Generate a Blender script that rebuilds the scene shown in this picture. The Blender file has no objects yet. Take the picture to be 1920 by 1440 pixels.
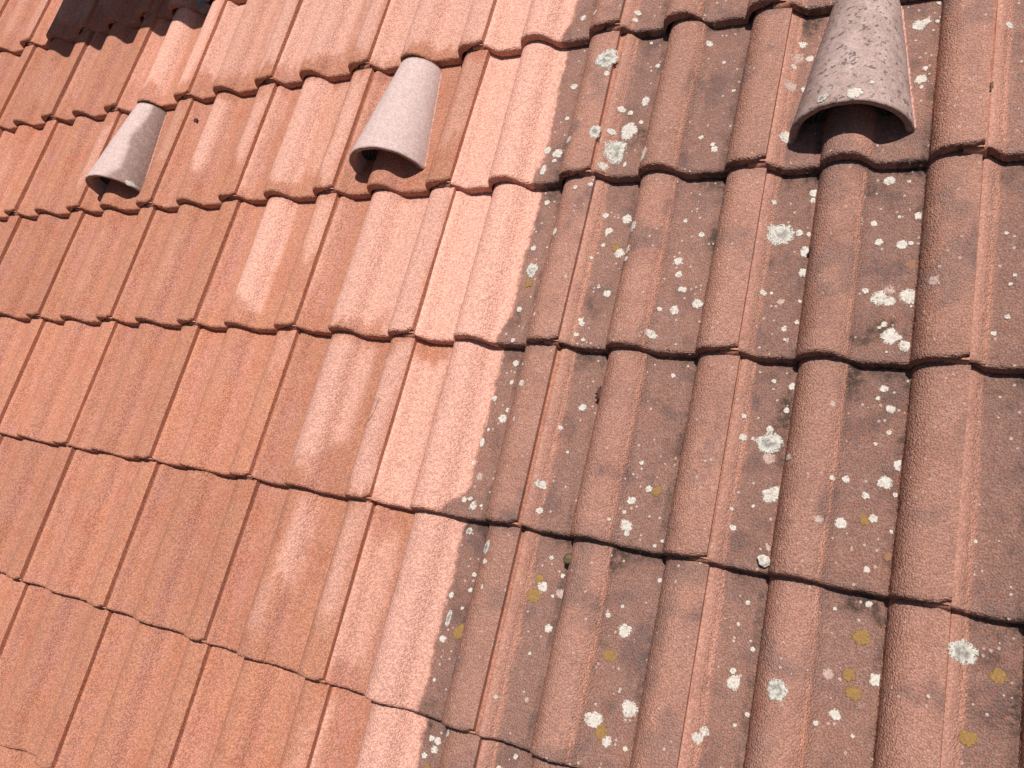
import bpy, math, random
import numpy as np
from mathutils import Matrix, Vector

# ---------------------------------------------------------------- camera, sky, sun, exposure
scene = bpy.context.scene
PITCH = math.radians(32.0)
TILT = Matrix.Rotation(PITCH, 4, 'X')            # roof plane (x across, y up the slope, z off the roof) to world
cam_d = bpy.data.cameras.new('camera')
cam = bpy.data.objects.new('camera', cam_d)
scene.collection.objects.link(cam)
cam_d.sensor_width = 36.0
cam_d.lens = 27.4385
cam_d.clip_start = 0.02
cam_d.clip_end = 500.0
RX = (0.87257419, 0.20316675, -0.44422692)
RY = (0.07049162, -0.95225635, -0.29705013)
RZ = (-0.48336861, 0.22788401, -0.84523586)
cl = Matrix(((RX[0], -RY[0], -RZ[0], 0.87224248),
             (RX[1], -RY[1], -RZ[1], 0.24227465),
             (RX[2], -RY[2], -RZ[2], 1.12119102),
             (0, 0, 0, 1)))
cam.matrix_world = TILT @ cl
scene.camera = cam

SUN_LOCAL = Vector((0.27, 0.40, 1.0)).normalized()     # direction towards the sun, in roof axes
SUN = (TILT.to_3x3() @ SUN_LOCAL).normalized()
sun_d = bpy.data.lights.new('sun', 'SUN')
sun_d.energy = 5.0
sun_d.angle = math.radians(0.53)
sun_d.color = (1.0, 0.955, 0.90)
sun = bpy.data.objects.new('sun', sun_d)
sun.rotation_euler = SUN.to_track_quat('Z', 'Y').to_euler()
scene.collection.objects.link(sun)

world = bpy.data.worlds.new('World')
scene.world = world
world.use_nodes = True
wn = world.node_tree
bg = wn.nodes['Background']
sky = wn.nodes.new('ShaderNodeTexSky')
sky.sky_type = 'NISHITA'
sky.sun_disc = False
sky.sun_elevation = math.asin(SUN.z)
sky.sun_rotation = math.atan2(SUN.x, SUN.y)
sky.air_density = 1.0
sky.dust_density = 1.5
wn.links.new(sky.outputs[0], bg.inputs[0])
bg.inputs[1].default_value = 0.05

scene.view_settings.view_transform = 'Standard'
scene.view_settings.look = 'None'
scene.view_settings.exposure = 0.0
scene.view_settings.gamma = 1.0
scene.view_settings.use_curve_mapping = False

# ---------------------------------------------------------------- helpers
W, G, STEP = 0.30, 0.3140958, 0.021
ALPHA = math.asin(STEP / G)
LEN = G + 0.065
COL = scene.collection
PU = [0, .02, .05, .075, .09, .24, .258, .263, .270, .283, .300, .322, .348, .378, .42, .46, .49, .515, .54, .56,
      .74, .758, .763, .770, .783, .800, .822, .848, .878, .92, .96, .985, 1.0]
PZ = [20, 18.5, 8.5, 2, 0, 0, -1.0, 1.0, 9.5, 17.5, 23.5, 28, 31, 32, 31, 26, 17, 6.5, 1, 0,
      0, -1.0, 1.0, 9.5, 17.5, 23.5, 28, 31, 32, 31.7, 31, 30, 28.5]
_u = np.linspace(0, 1, 1201)
_z = (np.interp(_u, PU, PZ) - 20) / 1000
_k = np.hanning(11); _k /= _k.sum()
_zs = np.convolve(np.pad(_z, 5, mode='edge'), _k, 'valid')

def prof(u):
    return np.interp(u, _u, _zs)

def vnoise(x, y, seed=0):
    """smooth value noise 0..1"""
    x = np.asarray(x, float); y = np.asarray(y, float)
    xi = np.floor(x).astype(np.int64); yi = np.floor(y).astype(np.int64)
    fx = x - xi; fy = y - yi
    fx = fx * fx * (3 - 2 * fx); fy = fy * fy * (3 - 2 * fy)
    def h(a, b):
        n = (a * 374761393 + b * 668265263 + seed * 974634777) & 0x7fffffff
        n = ((n ^ (n >> 13)) * 1274126177) & 0x7fffffff
        n = ((n ^ (n >> 16)) * 69069 + 12345) & 0x7fffffff
        return ((n >> 7) & 0xffff) / 65535.0
    return ((h(xi, yi) * (1 - fx) + h(xi + 1, yi) * fx) * (1 - fy)
            + (h(xi, yi + 1) * (1 - fx) + h(xi + 1, yi + 1) * fx) * fy)

def fbm(x, y, seed=0):
    return 0.55 * vnoise(x, y, seed) + 0.28 * vnoise(2.1 * x, 2.1 * y, seed + 7) + 0.17 * vnoise(4.3 * x, 4.3 * y, seed + 13)

def sm(a, b, x):
    t = np.clip((x - a) / (b - a), 0, 1)
    return t * t * (3 - 2 * t)

def band(x, a, b, s):
    return sm(a - s, a + s, x) * (1 - sm(b - s, b + s, x))

def mesh_np(name, V, F, mat=None, smooth=True, attr=None):
    """V (n,3), F (m,4) or list of polygons"""
    me = bpy.data.meshes.new(name)
    if isinstance(F, np.ndarray):
        n, k = F.shape
        me.vertices.add(len(V)); me.vertices.foreach_set('co', np.asarray(V, np.float32).ravel())
        me.loops.add(n * k); me.loops.foreach_set('vertex_index', F.astype(np.int32).ravel())
        me.polygons.add(n)
        me.polygons.foreach_set('loop_start', np.arange(0, n * k, k, dtype=np.int32))
        me.polygons.foreach_set('loop_total', np.full(n, k, np.int32))
        me.update(calc_edges=True)
    else:
        me.from_pydata([tuple(v) for v in V], [], [tuple(f) for f in F]); me.update()
    if smooth:
        me.polygons.foreach_set('use_smooth', np.ones(len(me.polygons), bool))
    if attr is not None and attr.shape[-1:] == (5,) if hasattr(attr, 'shape') else False:
        s_ = me.attributes.new('soot_shade', 'FLOAT', 'POINT'); s_.data.foreach_set('value', np.ascontiguousarray(attr[:, 4], np.float32))
        attr = np.ascontiguousarray(attr[:, :4])
    if attr is not None:
        a = me.attributes.new('wear', 'FLOAT_COLOR', 'POINT')
        a.data.foreach_set('color', np.asarray(attr, np.float32).ravel())
    if mat: me.materials.append(mat)
    me.validate()
    return me

def link(name, me, parent=None, mw=None):
    o = bpy.data.objects.new(name, me)
    COL.objects.link(o)
    if parent is not None: o.parent = parent
    if mw is not None: o.matrix_world = mw
    return o

def tag(o, label=None, cat=None, group=None, kind=None):
    if label: o['label'] = label
    if cat: o['category'] = cat
    if group: o['group'] = group
    if kind: o['kind'] = kind
    return o

def grid_faces(nr, nc):
    r, c = np.meshgrid(np.arange(nr - 1), np.arange(nc - 1), indexing='ij')
    a = (r * nc + c).ravel()
    return np.stack([a, a + 1, a + nc + 1, a + nc], 1)

# ---------------------------------------------------------------- materials
class NT:
    def __init__(s, name):
        s.m = bpy.data.materials.new(name); s.m.use_nodes = True
        s.t = s.m.node_tree; s.b = s.t.nodes['Principled BSDF']
    def n(s, typ, **kw):
        nd = s.t.nodes.new('ShaderNode' + typ)
        for k, v in kw.items():
            if k.startswith('i_'): nd.inputs[int(k[2:]) if k[2:].isdigit() else k[2:].replace('_', ' ')].default_value = v
            else: setattr(nd, k, v)
        return nd
    def l(s, a, b): s.t.links.new(a, b)
    def mix(s, fac, a, b, mode='MIX'):
        nd = s.t.nodes.new('ShaderNodeMix'); nd.data_type = 'RGBA'; nd.blend_type = mode
        for sock, v in ((nd.inputs[0], fac), (nd.inputs[6], a), (nd.inputs[7], b)):
            if hasattr(v, 'links'): s.l(v, sock)
            elif isinstance(v, (int, float)): sock.default_value = v
            else: sock.default_value = (*v, 1)
        return nd.outputs[2]
    def math(s, op, a, b=0.0, clamp=False):
        nd = s.t.nodes.new('ShaderNodeMath'); nd.operation = op; nd.use_clamp = clamp
        for sock, v in ((nd.inputs[0], a), (nd.inputs[1], b)):
            if hasattr(v, 'links'): s.l(v, sock)
            else: sock.default_value = v
        return nd.outputs[0]
    def ramp(s, v, a, b, c=0.0, d=1.0):
        nd = s.t.nodes.new('ShaderNodeMapRange'); nd.interpolation_type = 'SMOOTHSTEP'
        s.l(v, nd.inputs[0])
        for k, x in zip((1, 2, 3, 4), (a, b, c, d)): nd.inputs[k].default_value = x
        return nd.outputs[0]

def coords(N):
    tc = N.n('TexCoord'); oi = N.n('ObjectInfo')
    vm = N.n('VectorMath', operation='SCALE'); N.l(oi.outputs['Location'], vm.inputs[0]); vm.inputs[3].default_value = 5.3
    va = N.n('VectorMath', operation='ADD'); N.l(tc.outputs['Object'], va.inputs[0]); N.l(vm.outputs[0], va.inputs[1])
    return va.outputs[0], oi

def noise(N, vec, scale, detail=2.0, rough=0.5, stretch=None):
    if stretch:
        mp = N.n('Mapping'); N.l(vec, mp.inputs[0]); mp.inputs['Scale'].default_value = stretch; vec = mp.outputs[0]
    nd = N.n('TexNoise'); N.l(vec, nd.inputs['Vector']); nd.inputs['Scale'].default_value = scale
    nd.inputs['Detail'].default_value = detail; nd.inputs['Roughness'].default_value = rough
    return nd.outputs[0]

def grain(N, vec, sc=380.0):
    v = N.n('TexVoronoi', feature='F1'); N.l(vec, v.inputs['Vector']); v.inputs['Scale'].default_value = sc
    v.inputs['Randomness'].default_value = 1.0
    sp = N.n('SeparateColor'); N.l(v.outputs['Color'], sp.inputs[0])
    return v.outputs['Distance'], sp.outputs[0], sp.outputs[1]

def clay_material():
    N = NT('sanded_clay_tile')
    vec, oi = coords(N)
    at = N.n('Attribute', attribute_name='wear'); sp = N.n('SeparateColor'); N.l(at.outputs['Color'], sp.inputs[0])
    pale, dirt, red = sp.outputs
    dist, rnd, rnd2 = grain(N, vec)
    streak = noise(N, vec, 38.0, 3.0, 0.6, (1.0, 0.12, 1.0))
    blot = noise(N, vec, 16.0, 4.0, 0.6)
    fine = noise(N, vec, 620.0, 2.0, 0.6)
    mid = noise(N, vec, 95.0, 4.0, 0.65)
    # clean clay, orange with pinkish streaks
    c = N.mix(N.ramp(streak, .35, .68), ORANGE, ORANGE2)
    c = N.mix(N.math('MULTIPLY', N.ramp(blot, .45, .70), .55), c, ORANGE3)
    c = N.mix(N.math('MULTIPLY', red, N.ramp(mid, .3, .65)), c, ROSE)
    c = N.mix(pale, c, PALE)
    # weathering: soot coloured film, patchy
    dcol = N.mix(N.ramp(mid, .36, .62), DIRT_A, DIRT_B)
    dcol = N.mix(N.math('MULTIPLY', N.ramp(blot, .50, .66), .75), dcol, DIRT_C)
    dm = N.math('MULTIPLY', dirt, N.ramp(N.math('ADD', N.math('MULTIPLY', mid, .7), N.math('MULTIPLY', rnd, .3)), .28, .60, .45, 1.0), True)
    c = N.mix(dm, c, dcol)
    so = N.n('Attribute', attribute_name='soot_shade')
    c = N.mix(N.math('MULTIPLY', so.outputs['Fac'], N.ramp(mid, .30, .58)), c, SOOT_SHADE)
    # grains of sand: light and dark ones
    g = N.math('MULTIPLY', N.ramp(rnd, 0.0, 1.0, 0.81, 1.21), N.ramp(dist, .30, .75, 1.07, .78))
    cg = N.n('CombineColor'); [N.l(g, cg.inputs[k]) for k in range(3)]
    c = N.mix(1.0, c, cg.outputs[0], 'MULTIPLY')
    pits = N.math('MULTIPLY', N.ramp(fine, .33, .43, 1.0, 0.0), N.math('ADD', .12, N.math('MULTIPLY', dirt, .48)))
    c = N.mix(pits, c, PIT)
    # pale crumbs in the weathered parts
    v2 = N.n('TexVoronoi', feature='F1'); N.l(vec, v2.inputs['Vector']); v2.inputs['Scale'].default_value = 130.0
    sp2 = N.n('SeparateColor'); N.l(v2.outputs['Color'], sp2.inputs[0])
    crumb = N.math('MULTIPLY', N.math('LESS_THAN', v2.outputs['Distance'], .26), N.math('GREATER_THAN', sp2.outputs[0], .885))
    c = N.mix(N.math('MULTIPLY', N.math('MULTIPLY', crumb, dirt), .75), c, (.62, .50, .43))
    hv = N.ramp(oi.outputs['Random'], 0, 1, .91, 1.07)
    cg2 = N.n('CombineColor'); [N.l(hv, cg2.inputs[k]) for k in range(3)]
    c = N.mix(1.0, c, cg2.outputs[0], 'MULTIPLY')
    N.l(c, N.b.inputs['Base Color'])
    N.b.inputs['Roughness'].default_value = .82
    N.b.inputs['Specular IOR Level'].default_value = .35
    h = N.math('ADD', N.math('MULTIPLY', N.math('SUBTRACT', 1.0, dist), 1.25), N.math('MULTIPLY', fine, .8))
    h = N.math('ADD', h, N.math('MULTIPLY', mid, .15))
    smooth = at.outputs['Alpha']                      # 1 on sanded faces, less on the smooth cut edges
    bp = N.n('Bump'); N.l(h, bp.inputs['Height']); N.l(N.math('MULTIPLY', smooth, BUMP), bp.inputs['Strength'])
    bp.inputs['Distance'].default_value = .0017
    N.l(bp.outputs[0], N.b.inputs['Normal'])
    return N.m

ORANGE = (.525, .226, .137); ORANGE2 = (.490, .214, .142); ORANGE3 = (.48, .170, .098); ROSE = (.53, .242, .20)
PALE = (.715, .375, .288)
DIRT_A = (.205, .128, .108); DIRT_B = (.315, .176, .140); DIRT_C = (.120, .088, .085); PIT = (.13, .05, .04)
SOOT_SHADE = (.085, .052, .040)  # grime tone, also painted on the front faces as their shade
BUMP = .9

def crust_material(name, ca, cb, cc):
    N = NT(name); vec, oi = coords(N)
    n1 = noise(N, vec, 260.0, 4.0, .7); n2 = noise(N, vec, 90.0, 2.0, .5)
    at = N.n('Attribute', attribute_name='wear'); sp = N.n('SeparateColor'); N.l(at.outputs['Color'], sp.inputs[0])
    c = N.mix(N.ramp(n1, .38, .60), cb, ca)
    c = N.mix(N.math('MULTIPLY', N.ramp(sp.outputs[0], .25, .75, 1.0, 0.0), N.ramp(n2, .35, .6)), c, cc)
    c = N.mix(N.math('MULTIPLY', N.ramp(n1, .34, .44, 1.0, 0.0), .75), c, (.24, .14, .11))
    N.l(c, N.b.inputs['Base Color']); N.b.inputs['Roughness'].default_value = .95
    n3 = noise(N, vec, 420.0, 3.0, .7)
    hole = N.math('GREATER_THAN', N.math('ADD', N.math('MULTIPLY', N.ramp(sp.outputs[0], .55, 1.0), .15), n3), .66)
    N.l(N.math('SUBTRACT', 1.0, hole), N.b.inputs['Alpha'])
    N.b.inputs['Specular IOR Level'].default_value = .2
    bp = N.n('Bump'); N.l(n1, bp.inputs['Height']); bp.inputs['Strength'].default_value = .8; bp.inputs['Distance'].default_value = .002
    N.l(bp.outputs[0], N.b.inputs['Normal'])
    return N.m

def hood_material():
    N = NT('pinkish_grey_clay'); vec, oi = coords(N)
    at = N.n('Attribute', attribute_name='wear'); sp = N.n('SeparateColor'); N.l(at.outputs['Color'], sp.inputs[0])
    dist, rnd, rnd2 = grain(N, vec, 420.0)
    mid = noise(N, vec, 90.0, 4.0, .65); fine = noise(N, vec, 700.0, 2.0, .6); spot = noise(N, vec, 100.0, 3.0, .7)
    c = N.mix(N.ramp(mid, .35, .65), (.52, .385, .355), (.57, .425, .395))
    film_shade = N.mix(N.ramp(mid, .4, .6), (.19, .12, .10), (.33, .22, .19))  # dirt film tone, also painted on the lip as shade
    c = N.mix(N.math('MULTIPLY', sp.outputs[1], N.ramp(mid, .25, .6, .6, 1.0)), c, film_shade)
    c = N.mix(N.math('MULTIPLY', N.math('MULTIPLY', N.ramp(spot, .57, .62), sp.outputs[0]), .8), c, (.105, .078, .068))
    g = N.ramp(rnd, 0, 1, .86, 1.14); cg = N.n('CombineColor'); [N.l(g, cg.inputs[k]) for k in range(3)]
    c = N.mix(1.0, c, cg.outputs[0], 'MULTIPLY')
    N.l(c, N.b.inputs['Base Color']); N.b.inputs['Roughness'].default_value = .85
    N.b.inputs['Specular IOR Level'].default_value = .3
    h = N.math('ADD', N.math('SUBTRACT', 1.0, dist), N.math('MULTIPLY', fine, .8))
    bp = N.n('Bump'); N.l(h, bp.inputs['Height']); bp.inputs['Strength'].default_value = .4; bp.inputs['Distance'].default_value = .001
    N.l(bp.outputs[0], N.b.inputs['Normal'])
    return N.m

def plain(name, col, rough=.8, col2=None, scale=60.0):
    N = NT(name); vec, oi = coords(N)
    n1 = noise(N, vec, scale, 4.0, .6)
    N.l(N.mix(N.ramp(n1, .35, .65), col, col2 or tuple(x * .7 for x in col)), N.b.inputs['Base Color'])
    N.b.inputs['Roughness'].default_value = rough
    bp = N.n('Bump'); N.l(n1, bp.inputs['Height']); bp.inputs['Strength'].default_value = .5; bp.inputs['Distance'].default_value = .002
    N.l(bp.outputs[0], N.b.inputs['Normal'])
    return N.m

M_CLAY = clay_material()
M_HOOD = hood_material()
M_WHITE = crust_material('white_lichen', (.66, .61, .54), (.50, .44, .38), (.56, .51, .46))
M_GREY = crust_material('grey_centred_lichen', (.62, .59, .52), (.42, .39, .34), (.25, .235, .21))
M_PALE = crust_material('thin_pinkish_lichen', (.50, .36, .31), (.40, .26, .22), (.50, .38, .33))
M_YELLOW = crust_material('ochre_lichen', (.34, .205, .065), (.24, .135, .055), (.30, .165, .06))
M_FAINT = crust_material('dull_ochre_lichen', (.31, .165, .085), (.29, .145, .085), (.29, .15, .085))
M_MESH = plain('vent_mesh_plastic', (.05, .058, .058), .7)
M_SLATE = plain('blue_grey_stone', (.22, .25, .28), .6, (.10, .115, .13), 40.0)
M_MOSS = plain('dry_moss', (.17, .115, .06), .95, (.10, .065, .03), 300.0)
M_STRAW = plain('dry_grass_straw', (.62, .36, .19), .7)
M_MORTAR = plain('pale_mortar', (.60, .34, .27), .95, (.40, .20, .15), 200.0)
M_DARK = plain('dark_crumb', (.10, .04, .025), .9)
M_CASTER = plain('caster_render', (.45, .40, .34), .9, None, 12.0)
M_DECK = plain('roof_underlay', (.05, .045, .04), .9)
LICHEN = "2814,11860,21.8,g,1 2887,11513,6,w,1 2028,13058,6.5,w,1 2414,12869,5.1,w,1 3201,12915,6.3,w,1 3186,12743,5,w,1 3493,12367,3.7,w,1 3721,11816,4.8,w,1 3931,11457,2.3,w,1 3617,11713,2.4,w,1 2087,11579,7.4,w,1 3635,11036,9.3,w,1.4 3230,10869,7,w,1 3394,10809,5.8,w,1 3641,10585,4.6,w,1 2114,10835,4.8,w,1 2952,10234,12.5,g,1.2 3162,10347,6.9,w,1 3442,10411,17.2,w,1.4 3288,9971,21.5,g,1.35 3892,9727,10.9,w,1.7 3154,9619,7.8,w,1 3507,9695,4.4,w,1.6 2400,10148,6.9,w,1 1865,10141,8.3,w,1.3 2099,10049,10.5,w,1 2071,9889,4.7,w,1 1883,9702,8.1,w,1.9 2411,9425,9,f,1 2698,9207,4.4,w,1 2988,9261,4.4,w,1 2009,9123,5.7,w,1 2465,8339,6.5,w,1.4 1893,8559,2.3,w,1 1971,8155,5.6,w,1 3267,8789,5.5,w,1 3675,8708,9.7,w,1 3902,8417,9.4,w,1.4 3385,8472,7.6,w,1 3343,8195,4.3,w,1 3584,8148,9.6,y,1 3675,8033,9.5,w,1 3908,7974,6.2,w,1.4 4637,12125,6,w,1 4949,11696,3.5,w,1 6249,11849,6.9,w,1 6195,11554,10.3,p,1 6394,11543,6.8,w,1 6171,11365,4.5,w,1 6162,10972,10,p,1 6391,10932,6.7,w,1 6244,9986,11.7,w,1 4800,10141,4.4,w,1 5069,9882,6.5,w,1 5026,9980,4.4,w,1 5213,11056,3.4,w,1 7972,11939,10.3,w,1 8073,11995,6.9,w,1 8237,11975,3.4,w,1 8124,11083,4.4,w,1 8080,10888,8.8,w,1 8098,10737,3.3,w,1 9194,11653,5.7,w,1 8249,12336,3.5,w,1 7781,9224,8.3,w,1 8050,9195,3.1,w,1 6724,9068,7.2,w,1 6764,8930,5.1,w,1 6152,8887,4.1,w,1 6319,8332,20.2,g,1 6588,8353,6,w,1 6778,8329,4,w,1 6737,8023,9.9,w,1 7635,8483,5,w,1 7729,8169,5.9,w,1 8038,8119,7.9,w,1 8154,8142,3.9,w,1 8326,8597,7,w,1 5052,8363,5.2,w,1 4735,8638,4.2,w,1 9324,8279,3,w,1 7971,8585,3,w,1 2056,7702,13.1,g,1.3 2058,7433,9.8,y,1 2170,7167,2.1,w,1 2398,6901,3.1,w,1 1998,6911,5.4,w,1 2476,6705,3.1,w,2 2924,7415,3.1,w,1 3432,7373,3.1,w,1 3615,7252,7.2,w,1 3197,7915,3.2,w,1 3917,7791,5.1,w,1 3248,6732,4.1,w,1 3279,6675,5.1,w,1 3232,6460,4.1,w,1 3365,6382,4,w,1 4741,7871,7.2,w,1 4795,7622,6.1,w,1 4877,7352,5,w,1 4603,6972,4,w,1 4837,6977,7.9,w,1 4565,6504,7.8,w,1 2029,6299,4.2,w,1 2080,5957,6.4,w,1 2347,5860,3.1,w,1 2091,5592,4.2,w,1 2453,5495,6.1,w,1 1831,5271,5.3,w,1 2143,5079,4.1,w,1 2091,4918,8.3,w,1 1874,4691,3.1,w,1 1812,4451,6.2,w,1.7 1738,4067,4.1,w,1.5 1928,3854,7.2,p,1 1744,3426,5.1,w,1 1863,3453,4.1,w,1 1949,3345,7.1,w,1 2099,3368,3,w,1 3526,5254,7,w,1 3232,4858,4,w,1 3438,4467,2.9,w,1 3149,3855,7.8,w,1 4712,4444,3.8,w,1 4899,4052,5.6,w,1 5030,4036,9.3,y,1 4669,3834,6.6,w,1 4730,4352,1.9,w,1 4950,5923,3.9,w,1 3202,3439,4.9,w,1 4602,3637,2.8,w,1 2484,4853,3,w,1.8 6199,7288,4.9,w,1 6311,7305,2.9,w,1 6463,7163,5.8,p,1 6724,7177,2.9,w,1 6823,6827,3.8,w,1 6568,6713,4.7,w,1 6606,6533,2.8,w,1 6832,7660,7.7,w,1 5193,7098,8.9,w,1 4932,7342,5,w,1 7625,7356,4.8,w,1 7812,7250,11.5,w,1 7947,7203,8.6,w,1 7933,7381,8.6,p,1 8187,7284,12.4,w,1 8274,7127,1.9,w,1 8490,7388,7.5,p,1 7917,6834,4.7,w,1 7861,6781,2.8,w,1 8002,6654,12.2,w,1 8118,6635,4.7,w,1 8201,6519,8.4,w,1 8194,7803,9.7,f,1 7983,6409,1.9,w,1 9451,7625,2.9,w,1 9408,7490,2.9,w,1 9393,7004,3.8,w,1 9247,6747,3.7,w,1 6498,5944,3.8,w,1 6766,5879,5.6,w,1 6731,5499,4.6,w,1 6161,5326,3.7,w,1 6536,5191,5.5,w,1 6193,5004,5.5,w,1 6316,5019,2.8,w,1 6558,4979,17.5,g,1 6582,4747,9.1,p,1 6875,4744,4.5,w,1 6677,4205,11.7,w,1 6822,4274,8,w,1 7382,5564,4.5,p,1 7989,5940,5.6,w,1 7927,5790,3.7,w,1 8096,5647,6.4,w,1 8105,5305,3.7,w,1 8301,4853,7.2,w,1.3 8121,4589,9.9,w,1 7897,4379,5.4,w,1 7638,4567,5.4,w,1 7478,4524,3.6,w,1 7955,5120,2.7,w,1 8317,4443,3.5,w,1 6188,3922,2.7,w,1 6240,4181,1.8,w,1 6465,4018,2.7,w,1 1870,2943,6.2,g,1.2 2417,2711,8.9,g,1.7 2463,2483,4.9,w,1 2165,2257,4.1,w,1 2168,2003,4.1,w,1 2536,2086,2.9,w,2.5 1834,1859,5.1,w,1.5 1895,1489,8.2,g,2.8 1882,1153,6.2,w,1 2152,1322,14.2,y,1 1916,517,3.1,w,1 2103,1696,3.1,w,1 1596,1634,2.1,w,1 3464,2772,3.9,w,1 3720,2532,3.9,w,1 3338,2401,9.8,y,1 3420,2307,8.8,w,1 3316,2153,13.7,y,1 3728,2260,8.7,p,1 3623,2198,2.9,w,1 3670,1710,6.8,w,1 3451,1285,2.9,w,1 3123,556,2.9,w,1 3565,632,3.9,p,1 4662,3442,9.3,w,1 4693,3323,4.6,w,1 4447,3462,2.8,w,1 4767,2275,2.8,w,1 4870,1939,10.3,w,1 4591,2104,3.7,w,1 4715,1553,11.2,y,1 5379,2139,6.3,f,1 5150,911,12.1,w,1 4669,641,12.2,w,1 4805,511,12.2,y,1 4907,410,7.5,w,1 5191,388,3.7,w,1 5350,2757,3.6,w,1 5256,3305,2.7,w,1 5151,3215,2.8,w,1 2361,-162,7.1,w,1 2011,-346,5.2,w,1 2127,-354,6.3,w,1 2100,-496,6.3,w,1 1955,-616,5.3,w,1 2044,-764,6.3,y,1 3495,-199,4,w,1 3270,-428,4,w,1 6235,3662,4.5,w,1 7381,3913,6.1,p,1 7635,3953,8,w,1 7923,4045,8.9,y,1 8018,4081,6.2,w,1 8328,3942,2.6,w,1 6719,3463,4.5,p,1 8004,3395,4.4,w,1 8318,3604,7,f,1 9201,3968,2.7,w,1 6544,2691,3.6,w,1 8058,2983,4.5,w,1 7661,2839,2.7,w,1 6695,2094,3.6,w,1 6458,2379,2.7,w,1 8016,2543,12.4,y,1 6478,1754,4.5,w,1 6508,1607,9.9,w,1.2 7117,1651,13.9,g,1 7667,2004,7.1,p,1 7913,2049,9.8,y,1 7990,1845,11.5,y,1 8231,2061,8.9,w,1 7802,1530,7.1,w,1 7591,1373,3.5,w,1 9154,2614,15.9,g,1 9536,2428,10.7,y,1 9264,1646,11.5,y,1 6230,902,6.3,w,1 6166,801,7.2,w,1 6803,1255,3.6,w,1 6601,1082,2.7,w,1 8028,1335,2.7,w,1 8816,2000,2.6,w,1"
# ---------------------------------------------------------------- wear of each tile (u across 0..1, v up the slope 0..1)
# pale, freshly washed bands: (column, course, u0, u1, v0, v1, strength)
BANDS = [
    (0, 5, 0, .60, 0, 1, 1), (0, 4, 0, .66, 0, 1, .95), (0, 3, 0, .66, 0, 1, .95), (0, 2, 0, .66, .0, 1, 1),
    (0, 1, 0, .24, .0, .86, .95), (0, 1, .27, .66, .0, 1, .9), (0, 0, 0, .20, .15, .8, .55), (0, 0, .275, .66, 0, 1, 1),
    (0, -1, .28, .66, 0, 1, .85), (0, -1, 0, .035, 0, .9, .7),
    (-1, 4, 0, 1, .06, 1, .9), (-1, 3, .83, .985, .25, .95, .35), (-1, 3, .0, .2, .4, .9, .25),
    (-1, 2, .25, .56, .04, 1, .95), (-1, 2, .52, .82, .07, 1, 1), (-1, 2, .78, .99, .0, 1, .9), (-1, 2, .0, .05, .2, 1, .4),
    (-1, 1, .28, .50, .09, .95, 1), (-1, 1, .48, .64, .30, .93, .7), (-1, 1, .80, .985, .02, .95, .75),
    (-1, 0, .42, .53, .45, .93, .7), (-1, 0, .34, .44, .14, .5, .35), (-1, 0, .84, .985, .3, .95, .55), (-1, -1, .9, .985, .0, .8, .25),
    (-2, 4, .0, .26, .12, 1, .8), (-2, 4, .26, .62, .12, 1, .85), (-2, 4, .80, .985, .1, 1, .75), (-2, 4, .6, .8, .3, 1, .35),
    (-2, 3, .28, .56, .12, .97, .75), (-2, 3, .56, .72, .2, .95, .45), (-2, 3, .84, .985, .08, .95, .7), (-2, 3, .0, .07, .0, .9, .5),
    (-2, 2, .32, .54, .14, .97, 1), (-2, 2, .86, .985, .5, .97, .6), (-2, 1, .86, .985, .7, .97, .2),
    (-3, 4, .0, .25, .2, 1, .75), (-3, 4, .28, .62, .12, 1, .55), (-3, 4, .80, .985, .12, 1, .75), (-3, 4, .6, .8, .3, 1, .5),
    (-3, 3, .30, .50, .26, .92, .75), (-3, 3, .84, .985, .3, .9, .65), (-3, 2, .4, .5, .2, .7, .18),
    (-4, 4, .28, .52, .14, 1, .75), (-4, 4, .82, .985, .1, 1, .8), (-4, 4, .0, .1, .3, 1, .25), (-4, 3, .85, .985, .4, .9, .3),
    (-5, 3, .86, .985, .25, .8, .5), (-6, 3, .4, .5, .2, .6, .25), (-5, 4, .0, .1, .2, .8, .2),
    (-5, 5, .0, .3, .25, 1, .5), (-6, 5, .3, .6, .2, 1, .5), (-6, 5, .82, .98, .1, 1, .5), (-7, 5, .3, .5, .2, 1, .3),
    (-7, 5, .8, 1, .1, .9, .35), (-4, 5, .3, .5, 0, 1, .6), (-3, 5, 0, 1, .1, 1, .75),
    (-6, 4, .45, .55, .3, .6, .25), (-5, 2, .7, .78, .1, .9, .18), (-4, 2, .4, .5, .2, .8, .15),
]

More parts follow.
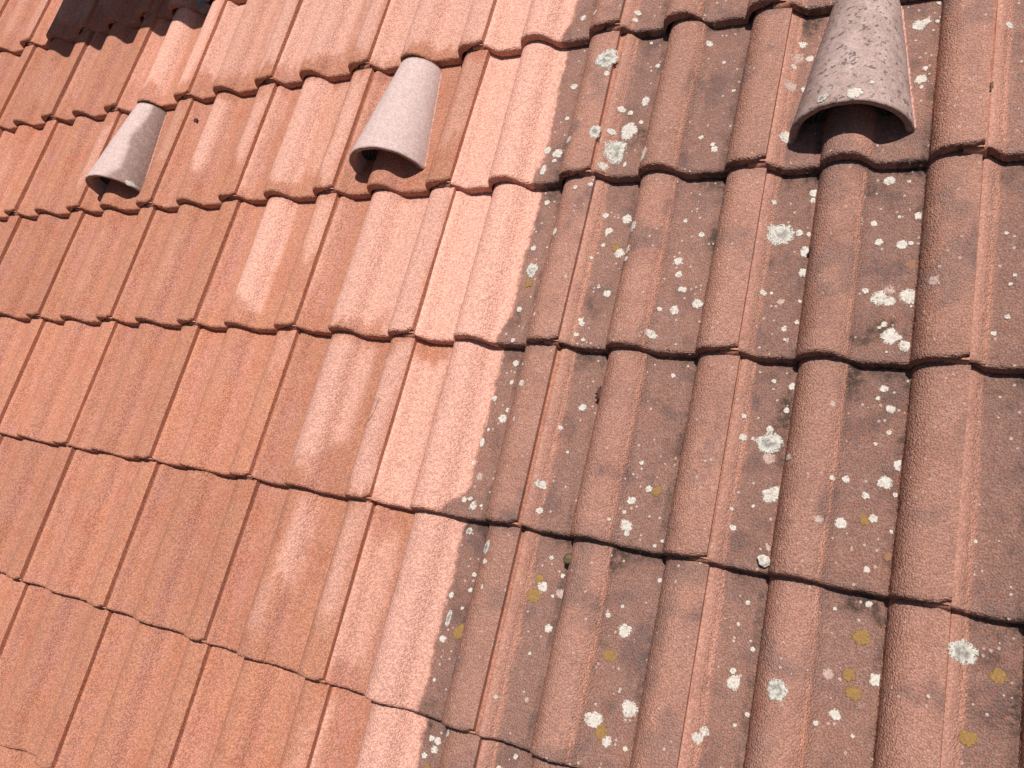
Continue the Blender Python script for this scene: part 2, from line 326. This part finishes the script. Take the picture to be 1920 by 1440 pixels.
def wear(i, j, u, v, front):
    """front: 0 on the top face, towards 1 down the front face"""
    X = (i + u); Y = (j + v)
    wob = (fbm(X * 3.3, Y * 5, 3) - .5)
    pale = np.zeros_like(u)
    for (a, b, u0, u1, v0, v1, s) in BANDS:
        if a == i and b == j:
            edge = .055 if s < .95 else .03
            m = band(u + wob * .05 + (fbm(X * 9, Y * 2.2, 5) - .5) * .05, u0, u1, edge if u0 > 0 else .001)
            if u0 == 0: m = 1 - sm(u1 - edge, u1 + edge, u + wob * .05)
            if u1 >= 1: m = sm(u0 - edge, u0 + edge, u + wob * .05) if u0 > 0 else np.ones_like(u)
            m = m * band(v + (fbm(X * 14, Y * 6, 11) - .5) * .28, v0, v1, .07) if (v0 > 0 or v1 < 1) else m
            pale = np.maximum(pale, m * min(1, s * 1.3))
    # weathered side, right of a crisp line left by the cleaning
    line = .615 + (fbm(Y * 2.7, 3.1, 21) - .5) * .05 + (vnoise(Y * 40, .5, 4) - .5) * .008
    bulge = {1: .12, 2: .05, 3: .03, 4: .04}.get(j, .02) * sm(.17, .02, v) if i == 0 else 0
    wx = (u if i == 0 else (u * 0 + (5 if i > 0 else -5))) + bulge
    dirty = sm(line - .016, line + .014, wx + (vnoise(X * 55, Y * 50, 17) - .5) * .022)
    w2 = (vnoise(X * 7, Y * 3.3, 31) - .5) * .045
    uu = u + w2 * .35
    pan = np.maximum(band(uu, .07, .262, .016), band(uu, .497, .765, .014))
    pan = np.maximum(pan, .0)
    patch = fbm(X * 5.2, Y * 4.6, 41)
    roll = .04 + .38 * sm(.55, .72, patch) + .25 * sm(.9, 1.0, v)
    lip = np.where(u < .04, .50, .50)
    d = np.where(pan > .02, pan * (.72 + .5 * patch) + (1 - pan) * roll, roll * (u >= .07) + lip)
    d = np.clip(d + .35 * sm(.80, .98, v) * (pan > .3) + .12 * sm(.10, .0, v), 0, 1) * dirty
    pale = pale * (1 - dirty)
    # slight bleaching of the rolls on the weathered side
    pale = pale + dirty * np.maximum(np.maximum(band(u, .33, .50, .03), band(u, .85, 1.2, .05)), 1 - sm(.06, .09, u)) * (.22 + .30 * fbm(X * 4, Y * 3, 51))
    red = (1 - dirty) * (1 - pale) * (band(u, .02, .16, .05) * .6 + band(u, .46, .56, .04) * .55) * sm(.35, .6, fbm(X * 6, Y * 4, 61))
    pale = pale * (1 - .75 * front)
    alpha = (.80 + .20 * dirty) - .6 * ((u < .035) & (u >= 0) & (v < 2)) * (1 if i >= -20 else 0) * (.5 + .5 * (i >= 0))
    so = dirty * np.clip((.25 + .9 * sm(.45, .7, fbm(X * 9, Y * 8, 91))) * (
        sm(.86, .97, v) * (pan > .3) * .8 + (band(u, .225, .268, .012) + band(u, .725, .768, .012)) * .55
        + .75 * sm(.60, .72, fbm(X * 3.4, Y * 3.1, 95)) * (pan > .5) + .95 * front), 0, 1)  # front term paints shade onto the front faces; other terms are grime
    return np.stack([pale, d, red, alpha, so], -1)

# ---------------------------------------------------------------- one tile
OFFS = {(-3,0):(3,-.4),(-2,0):(4.1,.5),(-1,0):(-2.9,-1.1),(0,0):(-4,-.1),(1,0):(1.4,-1),(0,1):(-2.9,-.8),(-1,1):(-.7,1),
        (-2,1):(-1.6,.4),(-3,1):(-1.7,-1.1),(1,1):(.7,2.3),(2,1):(.4,0),(3,1):(-1.8,-3.3),(0,2):(3.3,-1.3),(-1,2):(2.7,3.7),
        (-2,2):(3,1.7),(-3,2):(-1,2.4),(-4,2):(.9,-2.5),(1,2):(1.2,-1.3),(2,2):(.3,-1.9),(3,2):(-1.2,1),(0,3):(-.4,-.1),
        (-1,3):(2.4,3.9),(-2,3):(.8,4.3),(-3,3):(4,-2.7),(-4,3):(1.8,-1.4),(-5,3):(4,-4),(1,3):(1.7,6.9),(2,3):(0,1.3),
        (3,3):(1.7,3.5),(0,4):(-1.9,3.3),(-1,4):(-2.2,3.5),(-2,4):(-1.5,7),(-3,4):(1,.4),(-4,4):(4,-5.1),(-5,4):(6,-1.5),
        (1,4):(-2.8,-1.5),(2,4):(2.2,-10),(-5,5):(-8,-.3),(-4,5):(-14,-2.3),(-6,5):(-3.4,-3.2),(-3,5):(-15,-3),(-7,5):(-2,-3)}

def corner(i, j):
    return np.array(OFFS.get((i, j), (0, 0)), float) / 1000

def tile_xform(i, j):
    a = corner(i, j); b = corner(i + 1, j) if (i + 1, j) in OFFS else a
    yaw = math.atan2((b[1] - a[1]) * .7, W)
    loc = Vector((i * W + a[0], j * G + a[1], 0))
    return TILT @ Matrix.Translation(loc) @ Matrix.Rotation(yaw, 4, 'Z') @ Matrix.Rotation(-ALPHA, 4, 'X')

def columns(coarse=False):
    if coarse:
        return np.array([0, .03, .07, .25, .27, .29, .33, .42, .48, .55, .755, .775, .79, .83, .93, .995])
    us = [0.0]
    while us[-1] < .995:
        u = us[-1]
        us.append(u + (.0035 if (.255 < u < .31 or .755 < u < .81) else .0085))
    us[-1] = .995
    return np.array(us)

def tile_mesh(i, j, rng, coarse=False):
    us = columns(coarse); nu = len(us)
    r = .0058
    if coarse:
        ys = np.array([LEN, .16, .006]); arc = np.array([.35, 1.0]); dn = np.array([1.0])
    else:
        ys = np.concatenate([np.linspace(LEN, .03, 108), np.linspace(.0275, .004, 14)])
        arc = np.linspace(.12, 1.0, 8); dn = np.array([.25, .5, .75, 1.0])
    nr = len(ys) + len(arc) + len(dn)
    U, Rr = np.meshgrid(us, np.arange(nr))
    Y = np.zeros_like(U); DZ = np.zeros_like(U); F = np.zeros_like(U)
    for k, y in enumerate(ys): Y[k] = y
    th = 18.0 - 8.5 * sm(.85, .93, us)
    k = len(ys)
    for a in arc:
        ph = a * math.radians(84)
        Y[k] = .0030 - r * math.sin(ph); DZ[k] = -r * (1 - math.cos(ph)); F[k] = a * .6; k += 1
    zb = -r * (1 - math.cos(math.radians(84))); yb = .0030 - r * math.sin(math.radians(84))
    for d in dn:
        Y[k] = yb - .0006 * d; DZ[k] = zb + (-th / 1000 - zb) * d; F[k] = 1; k += 1
    fr = (Y < .02)
    ss = (i * 17 + j * 5)
    edge = (vnoise(us * 15, ss + .3, 71) - .5) * .0018 + (vnoise(us * 70, ss + .7, 72) - .5) * .0010 + .006 * sm(.93, .995, us)
    Y = Y + np.where(Y < .03, (1 - np.clip(Y, 0, .03) / .03), 0) * edge
    Z = prof(U) + DZ
    X = U * W
    Z += (vnoise(X * 25 + i * 9, Y * 14 + j * 11, 81) - .5) * .0012
    if not coarse:
        amp = np.where(fr, .00042, .00014)
        Z += rng.normal(0, 1, Z.shape) * amp * (F < .9)
        Y += rng.normal(0, 1, Z.shape) * .00035 * fr
        side = band(U, .258, .30, .004) + band(U, .758, .80, .004)
        X += rng.normal(0, 1, Z.shape) * .0003 * side
    V = np.stack([X, Y, Z], -1)
    A = wear(i, j, U, Y / G, F)
    faces = [grid_faces(nr, nu)[:, ::-1]]
    Vs = [V.reshape(-1, 3)]; As = [A.reshape(-1, 5)]; n = nr * nu
    # right hand cut edge, a little lower than the neighbour's lip
    c = V[:, -1].copy(); c2 = c.copy(); c2[:, 2] = np.minimum(c2[:, 2], prof(1.0) - .0098 + 0 * c2[:, 2]); c2[:, 0] -= .0006
    c2[len(ys):, 2] = np.minimum(c[len(ys):, 2], c2[len(ys):, 2])
    S = np.stack([c, c2], 1); Sa = np.stack([A[:, -1], A[:, -1]], 1).copy(); Sa[..., 3] = .25
    Sa[..., 0] *= .35
    faces.append(grid_faces(nr, 2)[:, ::-1] + n); Vs.append(S.reshape(-1, 3)); As.append(Sa.reshape(-1, 5)); n += nr * 2
    # underlap: smooth channel that runs under the neighbouring roll
    ux = np.array([-.030, -.029, -.012, -.0006, .0]); uz = np.array([-.012, -.0025, -.0022, -.0014, prof(0.0) - .0002])
    uy = np.array([LEN, .2, .1, .03, .004, .000, -.003, -.005, -.0055])
    dz = np.array([0, 0, 0, 0, 0, -.0008, -.003, -.008, -.0175])
    UX, UY = np.meshgrid(ux, uy); UZ = uz[None, :] + dz[:, None]
    UY = UY + (vnoise(ux * 160, ss + 2.2, 73)[None, :] - .5) * .003
    if not coarse: UZ = UZ + rng.normal(0, .00018, UZ.shape)
    Ua = np.zeros(UX.shape + (5,)); Ua[..., 1] = .15 * (i > 0); Ua[..., 0] = .15; Ua[..., 3] = .3
    faces.append(grid_faces(len(uy), 5)[:, ::-1] + n); Vs.append(np.stack([UX, UY, UZ], -1).reshape(-1, 3)); As.append(Ua.reshape(-1, 5)); n += len(uy) * 5
    # underside
    bu = us[:: (1 if coarse else 3)]
    if bu[-1] != us[-1]: bu = np.append(bu, us[-1])
    by = np.array([-.0012, .1, .2, LEN])
    BU, BY = np.meshgrid(bu, by)
    tb = np.interp(bu, us, th) / 1000
    BZ = prof(BU) - tb[None, :]
    Ba = np.zeros(BU.shape + (5,)); Ba[..., 3] = .5
    faces.append(grid_faces(4, len(bu)) [:, ::-1] + n); Vs.append(np.stack([BU * W, BY, BZ], -1).reshape(-1, 3)); As.append(Ba.reshape(-1, 5)); n += 4 * len(bu)
    return np.concatenate(Vs), np.concatenate(faces), np.concatenate(As)

def surf_local(i, x, y):
    """height of a tile's top face in the tile's own axes"""
    return prof(np.clip(x / W, 0, .995))

def keep_in(u0, u):
    """a crust grown on the flat pan stops at the foot of the roll"""
    for foot in (.257, .757):
        if u0 <= foot + .012: 
            return min(u, foot)
    return u

# ---------------------------------------------------------------- lichens
LICH_BY = {}
for q in LICHEN.split():
    x, y, r, k, e = q.split(',')
    x = float(x) / 1e4; y = float(y) / 1e4
    i = math.floor(x / W + .002); j = math.floor(y / G + .02)
    LICH_BY.setdefault((i, j), []).append((x, y, float(r) / 1000, k, float(e)))

def crust_mesh(cx, cy, r, rng, hfun, clip=True, lift=.0011, elong=1.0, ang=1.57, mat=None, stray=True):
    nseg = 40; rings = [0, .3, .6, .82, .95, 1.0, 1.03]
    ths = np.linspace(0, 2 * math.pi, nseg, endpoint=False)
    ph = rng.uniform(0, 6.28, 6); am = rng.uniform(.3, 1, 6)
    out = 1 + sum(am[k] * .085 / (1 + .25 * k) * np.cos((k + 2) * ths + ph[k]) for k in range(6)) + rng.normal(0, .045, nseg)
    V = []; A = []
    dx, dy = math.cos(ang), math.sin(ang)
    for q, f in enumerate(rings):
        for s in range(nseg if q else 1):
            rad = r * f * (out[s] if f > .5 else 1 + (out[s] - 1) * f)
            a = rad * math.cos(ths[s]) * elong ** .5 * 1.0; b = rad * math.sin(ths[s]) / elong ** .5
            x = cx + a * dx - b * dy; y = cy + a * dy + b * dx
            if clip: x = keep_in(cx / W, x / W) * W
            z = float(hfun(x, y)) + lift * (1.0 if f < .9 else (.8 if f < .97 else (.15 if f < 1.01 else -.9))) + rng.normal(0, .00022) * (f < .97)
            V.append((x, y, z)); A.append((f, 0, 0, 1))
    F = [(0, 1 + s, 1 + (s + 1) % nseg) for s in range(nseg)]
    for q in range(1, len(rings) - 1):
        o = 1 + (q - 1) * nseg
        F += [(o + s, o + nseg + s, o + nseg + (s + 1) % nseg, o + (s + 1) % nseg) for s in range(nseg)]
    return mesh_np('lichen_patch', V, F, mat, True, A)

LMAT = {'w': M_WHITE, 'g': M_GREY, 'p': M_PALE, 'y': M_YELLOW, 'f': M_FAINT}
LNAME = {'w': 'white lichen spot', 'g': 'whitish lichen rosette with grey centre', 'p': 'thin pinkish lichen spot',
         'y': 'ochre lichen spot', 'f': 'faint ochre lichen spot'}

# ---------------------------------------------------------------- vent hood
HX, HY0, HY1, HR0, HR1, HZ = .117, .047, .3015, .0905, .052, -.0205

def hood_R(y): return HR0 + (HR1 - HR0) * (y - HY0) / (HY1 - HY0)

def add_vent(root, rng, spotted, film_shade):
    na = 61; ys = np.linspace(HY0, HY1, 46)
    an = np.linspace(0, math.pi, na)
    V = []; A = []
    def ring(y, dr, first=False):
        R0 = hood_R(y) - dr
        for a in an:
            w = 1 + (vnoise(a * 3 + rng0, y * 30, 5) - .5) * .012
            x = HX + R0 * math.cos(a) * w; z = HZ - .004 + (R0 + .002) * math.sin(a) ** .96 * w
            V.append((x, y + (vnoise(a * 9, 3, 8) - .5) * .0016 * first, z + rng.normal(0, .00012)))
            right = sm(.52, .80, math.cos(a) + (vnoise(a * 2.2, y * 22, 6) - .5) * .5) if film_shade == 'right' else .0
            base = .75 if film_shade == 'all' else .0
            n = fbm(a * 3, y * 25, 9)
            A.append((1.0 if spotted else 0, 1.0 if (first and dr > .0025 and dr < .0115) else min(1, float(right * (.7 + n) + base * (.25 + n * 1.1) + .35 * (film_shade == 'all') * max(0, -math.cos(a)))), 0, 1))  # lip face darkened in colour to paint its shade
    rng0 = rng.uniform(0, 50)
    ring(HY0 + .0005, .0022, True)
    for k, y in enumerate(ys): ring(y if k else HY0 + .0018, 0, k == 0)
    top = len(ys) + 1
    nr = top
    F = [tuple(f) for f in grid_faces(nr, na)]
    # lip and inner wall
    o = len(V)
    for dr, y in ((.0022, HY0 + .0005), (.0030, HY0 + .0002), (.0112, HY0 + .0016), (.0120, HY0 + .004), (.012, HY0 + .10)):
        ring(y, dr, True)
    F += [tuple(int(x) + o for x in f[::-1]) for f in grid_faces(5, na)]
    # closed upper end
    o = len(V) - 0; e0 = (top - 1) * na
    V.append((HX, HY1, HZ)); A.append((0, .3, 0, 1))
    F += [(e0 + s + 1, e0 + s, o) for s in range(na - 1)]
    hood = link('vent_hood', mesh_np('vent_hood', V, F, M_HOOD, True, A), root)
    # perforated mesh set back inside the mouth
    gy = HY0 + .032; Ro = hood_R(gy) - .0125
    V = []; F = []
    ncell = 30; rows = 4; ch = .0078
    for q in range(rows):
        for c in range(ncell):
            a0 = math.radians(6) + (c + (q % 2) * .5) * math.radians(168) / ncell; a1 = a0 + math.radians(168) / ncell
            ra = Ro - q * ch; rb = ra - ch
            am, rm = (a0 + a1) / 2, (ra + rb) / 2
            o = len(V)
            sq = [(a0, ra), (am, ra), (a1, ra), (a1, rm), (a1, rb), (am, rb), (a0, rb), (a0, rm)]
            for yy in (gy, gy + .0018):
                for a, R_ in sq: V.append((HX + R_ * math.cos(a), yy, HZ - .002 + R_ * math.sin(a)))
                for a, R_ in sq:
                    da, dr_ = (a - am), (R_ - rm)
                    n_ = math.hypot(da * rm, dr_) or 1
                    hr = .00275
                    V.append((HX + (rm + dr_ / n_ * hr) * math.cos(am + da / n_ * hr), yy, HZ - .002 + (rm + dr_ / n_ * hr) * math.sin(am + da / n_ * hr)))
            for s in range(8):
                t = (s + 1) % 8
                F.append((o + s, o + t, o + 8 + t, o + 8 + s))
                F.append((o + 8 + s, o + 8 + t, o + 24 + t, o + 24 + s))
                F.append((o + 16 + t, o + 16 + s, o + 24 + s, o + 24 + t))
    g = link('vent_grille', mesh_np('vent_grille', V, F, M_MESH, False), hood)
    g['label'] = 'dark perforated mesh inside the hood mouth'
    return hood

def tube(name, P, rad, mat, rj=None):
    V = []; F = []; n = len(P); k = 6
    for q, p in enumerate(P):
        t = (P[min(q + 1, n - 1)] - P[max(q - 1, 0)]).normalized()
        a = t.cross(Vector((0, 0, 1))).normalized(); b = a.cross(t)
        rr = rad * (1 - .75 * abs(2 * q / (n - 1) - 1) ** 2) if rj is None else rad * rj.uniform(.55, 1.35)
        for s in range(k):
            an = 2 * math.pi * s / k
            V.append(tuple(p + a * math.cos(an) * rr + b * math.sin(an) * rr))
    for q in range(n - 1):
        for s in range(k):
            F.append((q * k + s, q * k + (s + 1) % k, (q + 1) * k + (s + 1) % k, (q + 1) * k + s))
    F += [tuple(range(k - 1, -1, -1)), tuple((n - 1) * k + s for s in range(k))]
    return mesh_np(name, V, F, mat, True)

def hood_h(x, y):
    R_ = hood_R(y); d = (x - HX) / R_
    return HZ - .002 + R_ * math.sqrt(max(0.02, 1 - min(1, d * d)))

# ---------------------------------------------------------------- the tiles in view
COURSES = {5: (-8, -3), 4: (-7, 2), 3: (-6, 3), 2: (-6, 3), 1: (-5, 3), 0: (-4, 3), -1: (-4, 1), -2: (-3, -3)}
CNAME = {5: 'top course', 4: 'second course', 3: 'vent hood course', 2: 'course below the vents',
         1: 'fifth course', 0: 'sixth course', -1: 'seventh course'}
ORD = ['leftmost', 'second from left', 'third from left', 'fourth from left', 'fifth from left',
       'sixth from left', 'seventh from left', 'eighth from left', 'ninth from left', 'tenth from left']
LOOK = {
    (-8,5): 'dull orange tile cut by the corner', (-7,5): 'faintly streaked orange tile in the corner', (-6,5): 'pale pink orange tile beside the big shadow',
    (-5,5): 'mostly shadowed tile', (-4,5): 'tile in full shadow above the grey stone', (-3,5): 'pale tile end at the frame edge',
    (-7,4): 'plain orange tile', (-6,4): 'plain orange tile below the corner', (-5,4): 'orange tile partly under the big shadow',
    (-4,4): 'orange tile with pale roll and grey stone', (-3,4): 'bleached tile', (-2,4): 'pale pink tile with orange front edge',
    (-1,4): 'evenly pale tile above the middle vent', (0,4): 'tile split pale left and lichened right', (1,4): 'weathered tile with small lichen spots',
    (2,4): 'dark weathered tile end at the frame top',
    (-6,3): 'plain orange tile', (-5,3): 'orange tile with pale roll streak', (-4,3): 'orange tile under the smallest hood',
    (-3,3): 'orange tile with short pale streak', (-2,3): 'orange tile with broad pale band', (-1,3): 'tile under the middle clean hood',
    (0,3): 'tile half pale, half dirty with grey rosette', (1,3): 'weathered tile with the largest pale lichen rosettes',
    (2,3): 'tile under the nearest speckled hood', (3,3): 'weathered tile at the frame edge',
    (-6,2): 'orange tile sliver', (-5,2): 'plain orange tile', (-4,2): 'plain brownish orange tile', (-3,2): 'plain orange tile',
    (-2,2): 'orange tile with one tapering pale streak', (-1,2): 'tile pale from its middle roll rightwards',
    (0,2): 'pale pink tile with crescent lichen', (1,2): 'weathered tile with scattered white spots', (2,2): 'weathered tile with big round lichen',
    (3,2): 'dark weathered tile at the frame edge',
    (-5,1): 'rosy orange tile at the frame edge', (-4,1): 'plain orange tile', (-3,1): 'plain orange tile', (-2,1): 'wide plain orange tile',
    (-1,1): 'orange tile with strongest pale stripe', (0,1): 'pale tile with small lichens along its dirty edge',
    (1,1): 'weathered tile with round moss at its left', (2,1): 'weathered tile with ring shaped lichen', (3,1): 'dark weathered tile at the frame edge',
    (-4,0): 'rosy orange tile at the frame edge', (-3,0): 'plain orange tile', (-2,0): 'rosy streaked orange tile', (-1,0): 'orange tile with thin broken pale streak',
    (0,0): 'tile with bright pale roll and ochre lichen', (1,0): 'weathered tile with paired ochre lichens', (2,0): 'weathered tile with three ochre lichens',
    (3,0): 'weathered tile with large white lichen',
    (-4,-1): 'orange tile corner at the frame edge', (-3,-1): 'plain orange tile', (-2,-1): 'orange tile with darker streaks', (-1,-1): 'plain orange tile',
    (0,-1): 'tile with pale roll and lichen cluster', (1,-1): 'weathered tile corner',
    }
LOOK[(1,1)] = 'weathered tile with dark debris'

def ring_label(i, j):
    if j == -2: return 'small corner of orange tile below the thin dark line at the bottom left'
    s = LOOK[(i, j)]
    a, b = COURSES[j]
    o = ORD[i - a] if i < b else 'rightmost'
    return '%s, %s in the %s' % (s, o, CNAME[j])

VENTS = {(-4, 3): (False, 'right', 'far pinkish grey hood with dirty right side'), (-1, 3): (False, None, 'clean pinkish grey hood'),
         (2, 3): (True, 'all', 'dark speckled hood with white lichen')}
TILES = {}
for j, (a, b) in COURSES.items():
    for i in range(a, b + 1):
        rng = np.random.default_rng(1000 + i * 37 + j * 101)
        V, F, A = tile_mesh(i, j, rng)
        mw = tile_xform(i, j)
        me = mesh_np('roof_tile', V, F, M_CLAY, True, A)
        kids = LICH_BY.get((i, j), [])
        vent = VENTS.get((i, j))
        name = 'vent_tile' if vent else 'roof_tile'
        if kids or vent:
            root = bpy.data.objects.new(name, None); root.empty_display_size = .05
            COL.objects.link(root); root.matrix_world = mw
            link('tile_body', me, root)
        else:
            root = link(name, me, None, mw)
        tag(root, ring_label(i, j), 'roof tile', 'interlocking clay roof tiles', 'thing')
        TILES[(i, j)] = root
        inv = mw.inverted()
        for (x, y, r, k, e) in kids:
            p = inv @ (TILT @ Vector((x, y, 0)))
            cx = min(max(p.x, .003), W * .985 - .001); cy = max(p.y, .004)
            for foot in (.257, .757):
                if foot - .02 < cx / W < foot + .028: cx = (foot - .010) * W
            me2 = crust_mesh(cx, cy, r * (.86 if k in 'yf' else 1.0), rng, lambda a_, b_: surf_local(i, a_, b_), True, .0006 if k in 'pf' else .0011, e, 1.5, LMAT[k])
            o = link('lichen_patch', me2, root); o['label'] = LNAME[k]
        if vent:
            hood = add_vent(root, rng, vent[0], vent[1]); hood['label'] = vent[2]
            for sgn in (-1, 1):
                P = []
                for y in np.arange(.052, .296, .004):
                    x = HX + sgn * (hood_R(y) + .0004 + rng.normal(0, .0005))
                    P.append(Vector((x, y, float(prof(x / W)) + .0003)))
                link('mortar_bead', tube('mortar_bead', P, .0026, M_MORTAR, rng), root)
            if vent[0]:
                for (x, y, r, k) in ((.128, .060, .0115, 'w'), (.083, .062, .0085, 'g'), (.149, .083, .0034, 'w')):
                    o = link('lichen_patch', crust_mesh(x, y, r, rng, hood_h, False, .0016, 1.0, 1.5, LMAT[k]), hood)
                    o['label'] = 'white lichen spot on the hood'
            elif i == -4:
                o = link('lichen_patch', crust_mesh(.1995, .053, .0065, rng, hood_h, False, .0022, 1.3, 1.5, M_WHITE), hood)
                o['label'] = 'small white crust on the hood corner'

# ---------------------------------------------------------------- the rest of the roof, out of the frame
rng = np.random.default_rng(5)
Vs, Fs, As, n = [], [], [], 0
TI = TILT.inverted()
for j in range(-9, 16):
    for i in range(-20, 16):
        if (i, j) in TILES: continue
        V, F, A = tile_mesh(i, j, rng, True)
        m = np.array(tile_xform(i, j))
        V = V @ m[:3, :3].T + m[:3, 3]
        Vs.append(V); Fs.append(F + n); As.append(A); n += len(V)
# boarding beneath the tiles
c = [TILT @ Vector(p) for p in ((-20 * W, -9 * G, -.11), (16 * W, -9 * G, -.11), (16 * W, 16 * G, -.11), (-20 * W, 16 * G, -.11))]
Vs.append(np.array([tuple(p) for p in c])); Fs.append(np.array([[0, 1, 2, 3]]) + n); As.append(np.array([[0, 1, 0, 1., 0]] * 4))
me = mesh_np('roof', np.concatenate(Vs), np.concatenate(Fs), M_CLAY, True, np.concatenate(As))
tag(link('roof', me), kind='structure')

# ---------------------------------------------------------------- unseen caster added up the slope, its cap shaped to shade the corner
def poly_prism(name, pts, z0, z1, mat, parent=None):
    n = len(pts)
    V = [(x, y, z0) for x, y in pts] + [(x, y, z1) for x, y in pts]
    F = [tuple(range(n - 1, -1, -1)), tuple(range(n, 2 * n))] + [(k, (k + 1) % n, n + (k + 1) % n, n + k) for k in range(n)]
    return link(name, mesh_np(name, V, F, mat, False), parent)
ch = bpy.data.objects.new('shadow_caster', None); COL.objects.link(ch); ch.matrix_world = TILT
tag(ch, 'unseen shadow caster added up the slope, its cap shading the top left corner', 'shadow_caster')
CAPZ = .42
sx, sy = SUN_LOCAL.x / SUN_LOCAL.z * CAPZ, SUN_LOCAL.y / SUN_LOCAL.z * CAPZ
cap = [(-5.80 * W, 4.905 * G), (-3.27 * W, 4.905 * G), (-3.20 * W, 4.98 * G), (-3.2 * W, 6.9 * G), (-5.69 * W, 6.9 * G), (-5.70 * W, 5.6 * G)]
poly_prism('caster_cap', [(x + sx, y + sy) for x, y in cap], CAPZ, CAPZ + .05, M_CASTER, ch)
poly_prism('caster_stack', [(-4.8 * W, 6.35 * G), (-3.5 * W, 6.35 * G), (-3.5 * W, 7.4 * G), (-4.8 * W, 7.4 * G)], -.05, CAPZ, M_CASTER, ch)

# ---------------------------------------------------------------- loose bits lying on the tiles
def lump(name, x, y, z, size, mat, rng, sq=(1, 1, 1), rough=.18, sub=2, smooth=False, rot=0.0):
    import bmesh
    bm = bmesh.new(); bmesh.ops.create_icosphere(bm, subdivisions=sub, radius=1.0)
    d = [Vector(rng.normal(0, 1, 3)).normalized() for _ in range(9)]
    for v in bm.verts:
        s = 1.0
        if not smooth:
            for q in d:
                s = min(s, .72 / max(.05, v.co.normalized().dot(q)) if v.co.normalized().dot(q) > .72 else 1.0)
        s *= 1 + rng.normal(0, rough * .3)
        v.co = Vector((v.co.x * sq[0], v.co.y * sq[1], v.co.z * sq[2])) * s * size
    me = bpy.data.meshes.new(name); bm.to_mesh(me); bm.free(); me.materials.append(mat)
    if smooth: me.polygons.foreach_set('use_smooth', [True] * len(me.polygons))
    return link(name, me, None, TILT @ Matrix.Translation((x, y, z)) @ Matrix.Rotation(rot, 4, 'Z'))

def roof_z(x, y):
    i = math.floor(x / W); j = math.floor(y / G)
    p = tile_xform(i, j).inverted() @ (TILT @ Vector((x, y, 0)))
    q = tile_xform(i, j) @ Vector((p.x, p.y, float(prof(min(max(p.x / W, 0), .995)))))
    return (TI @ q).z

rg = np.random.default_rng(8)
tag(lump('stone', -.992, 1.558, roof_z(-.992, 1.555) + .022, .024, M_SLATE, rg, (1.0, 1.0, 1.1), .2, 2, False, .4),
    'small blue grey stone wedged under the tile edge in the top left shadow', 'stone')
tag(lump('moss_ball', .384, .2775, roof_z(.384, .2775) + .0055, .0085, M_MOSS, rg, (1, 1, .9), .35, 3, True),
    'round brown moss ball resting against the tile roll under a course edge', 'moss')
tag(lump('mortar_flake', .672, .3255, roof_z(.672, .3255) + .0065, .0095, M_WHITE, rg, (1.0, 1.1, .45), .3, 2, False, .3),
    'whitish heart shaped crumb raised at the front edge of a weathered tile', 'crumb')
tag(lump('dirt_crumb', -.8806, 1.1948, roof_z(-.8806, 1.1948) + .004, .0075, M_DARK, rg, (1.0, .8, .6), .5, 2, False),
    'dark brown crumb lying on orange tile right of the smallest vent', 'crumb')
tag(lump('dirt_crumb', .6827, .8012, roof_z(.6827, .8012) + .001, .0055, M_DARK, rg, (.8, 1.3, .5), .5, 2, False),
    'dark crumb beside the roll above a white lichen spot', 'crumb')
tag(lump('dirt_crumb', .820, .628, roof_z(.820, .628) + .001, .0042, M_DARK, rg, (.9, 1.3, .5), .5, 2, False),
    'small black crumb just above a white spot on the right', 'crumb')

tag(lump('moss_tuft', .3835, .5460, roof_z(.3835, .5460) + .001, .0068, M_DARK, rg, (.9, 1.5, .5), .9, 3, True),
    'dark brown tuft of debris in the groove beside a weathered roll', 'debris')
tag(lump('moss_tuft', .9018, 1.045, roof_z(.905, 1.045) - .0005, .0034, M_MOSS, rg, (.6, 2.6, .7), 1.2, 3, True),
    'thin greenish moss tuft in the tile joint near the top right', 'moss')

# curved dry grass blade
pts = [(-.0395, .4985), (-.0415, .484), (-.0425, .470), (-.0475, .458), (-.0575, .448), (-.068, .442)]
P = []
for q in range(len(pts) - 1):
    for t in np.linspace(0, 1, 4, endpoint=False):
        x = pts[q][0] * (1 - t) + pts[q + 1][0] * t; y = pts[q][1] * (1 - t) + pts[q + 1][1] * t
        P.append(Vector((x, y, roof_z(x, y) + .0019)))
P.append(Vector((*pts[-1], roof_z(*pts[-1]) + .0019)))
o = link('grass_blade', tube('grass_blade', P, .0008, M_STRAW), None, TILT.copy())
tag(o, 'thin curved straw coloured grass blade lying on a pale striped tile', 'grass blade')
